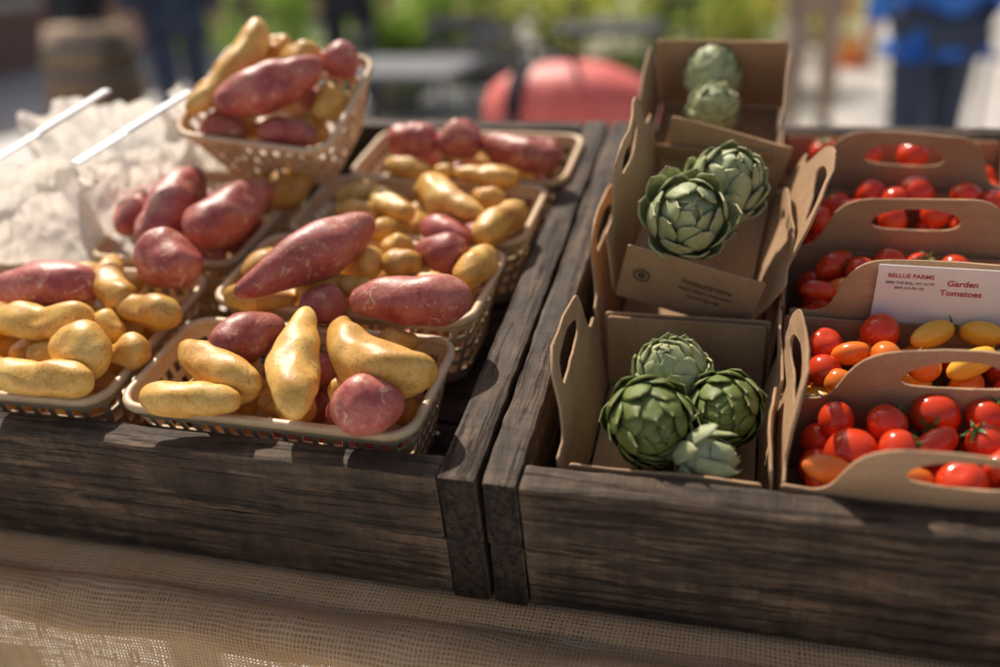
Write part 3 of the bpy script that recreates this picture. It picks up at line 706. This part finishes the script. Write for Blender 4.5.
def person(x,y,yaw,top,legs,label,hair='hair',h=1.0,stride=.08,arm=0.0):
    mw=TL(x,y,0)@RZ(yaw)@Matrix.Scale(h,4)
    V=[(0,0,.95),(0,0,1.12),(0,.0,1.3),(0,0,1.44),(0,0,1.53),(0,.015,1.62),(0,.01,1.70),
       (-.19,0,1.41),(-.24,.03,1.14),(-.25,-.06-arm,.92),(-.25,-.1-arm,.84),
       (.19,0,1.41),(.24,.03,1.14),(.25,-.06-arm,.92),(.25,-.1-arm,.84),
       (-.1,0,.9),(-.11,-stride,.5),(-.12,-stride*.6,.09),(-.12,-stride*.6-.14,.04),
       (.1,0,.9),(.11,stride,.5),(.12,stride*1.5,.09),(.12,stride*1.5-.14,.04)]
    E=[(0,1),(1,2),(2,3),(3,4),(4,5),(5,6),(3,7),(7,8),(8,9),(9,10),(3,11),(11,12),(12,13),(13,14),(0,15),(15,16),(16,17),(17,18),(0,19),(19,20),(20,21),(21,22)]
    Rr=[(.15,.11),(.14,.1),(.16,.11),(.1,.08),.055,(.085,.1),(.07,.085),.06,.045,.035,.03,.06,.045,.035,.03,.085,.06,.045,.035,.085,.06,.045,.035]
    o=skin('person',V,E,Rr,M['skin'],None,mw)
    for sx,hx in ((-1,-.25),(1,.25)):
        fv=[];fe=[];fr=[]
        for k in range(4):
            b0=len(fv); yy=-.125-arm+.018*k
            fv+=[(hx,yy,.83),(hx-sx*.004,yy-.004,.79-.004*(k%3)),(hx-sx*.014,yy-.002,.755-.004*(k%3))]; fe+=[(b0,b0+1),(b0+1,b0+2)]; fr+=[.009,.0085,.007]
            if k: fe.append((b0-3,b0))
        b0=len(fv); fv+=[(hx-sx*.012,-.14-arm,.835),(hx-sx*.02,-.155-arm,.80)]; fe+=[(0,b0),(b0,b0+1)]; fr+=[.01,.008]
        skin('hand',fv,fe,fr,M['skin'],o,I4,1)
    mesh_obj('nose',lathe([(.0,0.01),(.014,.0),(.012,.02),(.004,.035)],10),M['skin'],TL(0,-.092,1.6),o,True)
    jv=[V[0],V[1],V[2],V[3],V[7],V[8],V[9],V[11],V[12],V[13],(0,0,.82)]
    je=[(0,1),(1,2),(2,3),(3,4),(4,5),(5,6),(3,7),(7,8),(8,9),(0,10)]
    skin('jacket',jv,je,[(.19,.14),(.18,.135),(.2,.14),(.13,.1),.085,.068,.055,.085,.068,.055,(.2,.15)],M[top],o)
    tv=[(0,0,.93),V[15],V[16],V[17],V[19],V[20],V[21]]
    skin('trousers',tv,[(0,1),(1,2),(2,3),(0,4),(4,5),(5,6)],[(.16,.12),.105,.08,.068,.105,.08,.068],M[legs],o)
    for a in (17,21):
        p=V[a]; skin('shoe',[(p[0],p[1]+.03,.05),(p[0],p[1]-.09,.045),(p[0],p[1]-.17,.035)],[(0,1),(1,2)],[.05,.048,.035],M['dark'],o,I4,1)
    skin('hair',[(0,.03,1.66),(0,.02,1.75),(0,.05,1.58)],[(0,1),(0,2)],[(.095,.095),(.075,.08),(.08,.06)],M[hair],o)
    tag(o,label,'person','people in the market square')
person(.87,4.05,200,'blue','jeans','person standing in a bright blue jacket and dark jeans',stride=.05)
person(-3.35,5.0,40,'jeans','jeans','person in dark blue clothes walking with bent arm',stride=.12)
person(-4.45,5.6,160,'dark','dark','person in black coat and trousers walking',stride=.14)
person(-2.7,6.2,190,'dark','dark','person in dark clothes standing by a cafe table',stride=.04)
person(.50,6.4,180,'beige','beige','person in beige coat and trousers walking away',stride=.1)
person(-1.9,9.6,10,'grey','jeans','person in grey top and jeans near the planters')
person(2.3,10.5,10,'grey','dark','person in grey top and dark trousers')
def folding_table(x,y,w,d,h,mat,label,yaw=0):
    r=empty('cafe_table',TL(x,y,0)@RZ(yaw))
    mesh_obj('table_top',box_mesh(w,d,.03,.01),M[mat],TL(0,0,h-.015),r)
    for sx in (-1,1):
        for sy in (-1,1): mesh_obj('leg',tube([(sx*w*.42,sy*d*.4,0),(sx*w*.4,sy*d*.36,h-.03)],.014),M['metal'],I4,r,True)
    tag(r,label,'table'); return r
folding_table(-.34,2.05,.75,.5,.74,'metal','grey metal folding table behind the stall')
def duffel(mw):
    v=[];f=[];NR=28;NS=28;L=.48
    for i in range(NR+1):
        s=-1+2*i/NR; rr=(1-abs(s)**3.2)**.45*(1+.05*math.cos(s*3))
        for k in range(NS):
            a=2*math.pi*k/NS; ca,sa=math.cos(a),math.sin(a); kk=(abs(ca)**2.4+abs(sa)**2.4)**(-1/2.4)
            p=Vector((s*L/2,ca*kk*.13*rr,sa*kk*.135*rr)); p+=noise.noise_vector(p*14)*.007
            v.append((p.x,p.y,p.z+.14))
    for i in range(NR):
        for k in range(NS): f.append((i*NS+k,i*NS+(k+1)%NS,(i+1)*NS+(k+1)%NS,(i+1)*NS+k))
    r=empty('duffel_bag',mw)
    mesh_obj('bag_body',pyd('duffel',v,f),M['redbag'],I4,r,True)
    pts=[(-.11,.135*math.cos(a),.145+.14*math.sin(a)) for a in [2*math.pi*t/24 for t in range(25)]]
    me=tube(pts,.006,8); me.transform(TL(-.11,0,0)@Matrix.Diagonal((4,1,1,1))@TL(.11,0,0)); mesh_obj('strap',me,M['dark'],I4,r,True)
    me=tube([(-.11,-.08,.26),(-.1,-.1,.32),(-.03,-.11,.335),(.04,-.1,.3),(.05,-.09,.26)],.008,8); mesh_obj('handle',me,M['dark'],I4,r,True)
    tag(r,'rounded red duffel bag with wide black strap on a table','bag')
duffel(TL(-.32,2.02,.741)@RZ(-8))
def chair(x,y,yaw,mat='metal'):
    r=empty('cafe_chair',TL(x,y,0)@RZ(yaw))
    mesh_obj('seat',box_mesh(.42,.42,.03,.012),M[mat],TL(0,0,.45),r)
    mesh_obj('backrest',join_me([(box_mesh(.4,.02,.07,.008),TL(0,.2,.84)),(box_mesh(.4,.02,.05,.008),TL(0,.2,.70)),(tube([(-.19,.2,.45),(-.19,.21,.88)],.012),I4),(tube([(.19,.2,.45),(.19,.21,.88)],.012),I4)]),M[mat],I4,r)
    for sx in (-.18,.18):
        for sy in (-.18,.18): mesh_obj('leg',tube([(sx*1.1,sy*1.1,0),(sx,sy,.44)],.012),M[mat],I4,r,True)
    tag(r,'dark metal cafe chair on the pavement','chair','cafe chairs')
folding_table(-1.55,4.1,.7,.7,.74,'grey','small grey cafe table on the pavement')
folding_table(-2.5,7.2,.8,.8,.74,'wood_light','wooden topped cafe table on the pavement')
folding_table(-.8,6.0,.7,.7,.74,'dark','small dark cafe table on the pavement')
chair(-1.0,4.5,70); chair(-2.1,4.4,-80); chair(-1.5,4.9,10); chair(-3.1,7.5,-60); chair(-1.9,7.4,80); chair(-.2,6.3,60,'dark'); chair(-1.3,6.4,-70,'dark')
chair(1.75,5.2,30,'stone'); folding_table(1.75,6.0,.8,.8,.74,'stone','pale round-cornered cafe table on the pavement')
def shrub(x,y,w,h,leaf,seed,label):
    rnd=random.Random(seed)
    r=empty('potted_shrub',TL(x,y,0))
    mesh_obj('planter',lathe([(.0,0),(.2*w,0),(.25*w,.26),(.27*w,.26),(.27*w,.3),(.23*w,.3),(.22*w,.24),(.0,.24)],28),M['planter'],I4,r,True)
    mesh_obj('trunk',join_me([(tube([(0,0,.2),(.02,0,.6),(.0,.03,h*.7)],.03,8,[.035,.028,.012]),I4)]+[(tube([(0,0,.3+.05*k),(.22*w*math.cos(k*1.9),.22*w*math.sin(k*1.9),.55+.08*k)],.012,6),I4) for k in range(6)]),M['bark'],I4,r)
    v=[];f=[]
    cl=[(rnd.gauss(0,.26*w),rnd.gauss(0,.26*w),rnd.uniform(.28,h),rnd.uniform(.12,.24)*w) for _ in range(30)]
    for cx,cy,cz,cr in cl:
        for _ in range(95):
            d=Vector((rnd.gauss(0,1),rnd.gauss(0,1),rnd.gauss(0,1))).normalized()*cr*rnd.uniform(.5,1.05)
            p=Vector((cx,cy,cz))+d; a=Vector((rnd.gauss(0,1),rnd.gauss(0,1),rnd.gauss(0,1))).normalized(); b_=a.cross(d).normalized() if a.cross(d).length>1e-6 else Vector((1,0,0))
            s=rnd.uniform(.02,.038); i0=len(v)
            if p.z<.06: continue
            v+= [tuple(p-a*s*1.4),tuple(p+b_*s*.6),tuple(p+a*s*1.4),tuple(p-b_*s*.6)]; f.append((i0,i0+1,i0+2,i0+3))
    mesh_obj('crown',pyd('crown',v,f),M[leaf],I4,r)
    tag(r,label,'potted plant','potted shrubs in the square')
for i,(x,y,w,h,l) in enumerate([(-2.3,8.2,1.5,1.3,'leaf'),(-1.5,7.7,1.6,1.1,'leaf2'),(-.7,8.0,1.7,1.3,'leaf'),(0.0,8.3,1.5,1.1,'leaf2'),(-3.2,9.2,1.5,1.5,'leaf2'),(-4.6,9,1.4,1.3,'leaf'),(.9,11.6,1.6,1.4,'leaf'),(-.2,10.8,1.6,1.4,'leaf2'),(3.4,9.5,1.3,1.2,'leaf'),(-2.6,6.9,1.1,.9,'leaf')]):
    shrub(x,y,w,h,l,i,'leafy green shrub in a stone planter' if l=='leaf' else 'yellow-green shrub in a stone planter')
r=empty('wooden_barrel',TL(-4.0,5.0,0)); 
mesh_obj('staves',lathe([(0,0),(.24,0),(.29,.2),(.31,.42),(.29,.65),(.24,.86),(0,.86)],30),M['wood_light'],I4,r,True)
for z,q in ((.12,.275),(.3,.307),(.58,.302),(.75,.272)): mesh_obj('hoop',lathe([(q,z-.02),(q+.006,z-.02),(q+.006,z+.02),(q,z+.02)],30,False),M['metal'],I4,r,True)
tag(r,'wooden barrel with metal hoops on the pavement','barrel')
r=empty('traffic_cone',TL(1.0,9.6,0)); mesh_obj('cone_body',lathe([(.17,.03),(.13,.2),(.03,.72),(.02,.74)],24),M['orange'],I4,r,True); mesh_obj('base',box_mesh(.42,.42,.03,.01),M['orange'],TL(0,0,.015),r); mesh_obj('reflective_band',lathe([(.112,.3),(.082,.45)],24,False),M['utensil'],I4,r,True)
tag(r,'orange traffic cone with white band','traffic cone')
# ---------------------------------------------------------------- light
SE,SA=math.radians(50),math.radians(-42)   # azimuth from +Y, negative toward -X
d=Vector((math.sin(SA)*math.cos(SE),math.cos(SA)*math.cos(SE),math.sin(SE)))
L=bpy.data.lights.new('sun','SUN'); L.energy=5; L.angle=math.radians(.5); L.color=(1,.93,.82)
lo=bpy.data.objects.new('sun',L); link(lo); lo.rotation_euler=d.to_track_quat('Z','Y').to_euler(); lo.location=(0,0,6)
w=bpy.data.worlds.new('World'); bpy.context.scene.world=w; w.use_nodes=True; nt=w.node_tree
sk=nt.nodes.new('ShaderNodeTexSky'); sk.sky_type='NISHITA'; sk.sun_disc=False; sk.sun_elevation=SE; sk.sun_rotation=SA; sk.dust_density=2; sk.air_density=.8
mx=nt.nodes.new('ShaderNodeMix'); mx.data_type='RGBA'; mx.blend_type='MULTIPLY'; mx.inputs[0].default_value=1; mx.inputs[7].default_value=(1.12,1,.88,1)
nt.links.new(sk.outputs[0],mx.inputs[6]); nt.links.new(mx.outputs[2],nt.nodes['Background'].inputs[0]); nt.nodes['Background'].inputs[1].default_value=.14
# ---------------------------------------------------------------- camera
cd=bpy.data.cameras.new('camera'); co=bpy.data.objects.new('camera',cd); link(co)
cd.sensor_width=36; cd.lens=34.2; cd.clip_start=.02; cd.clip_end=500
Mc=Matrix(((.9682,.236,-.0832),(-.0687,.5702,.8186),(.2407,-.7868,.5683))).transposed().to_4x4(); Mc.translation=(.1381,-.3788,.38)
co.matrix_world=TRAY@Mc
cd.dof.use_dof=True; cd.dof.focus_distance=.61; cd.dof.aperture_fstop=2.2
bpy.context.scene.camera=co
vs=bpy.context.scene.view_settings; vs.view_transform='Standard'; vs.look='None'; vs.exposure=0
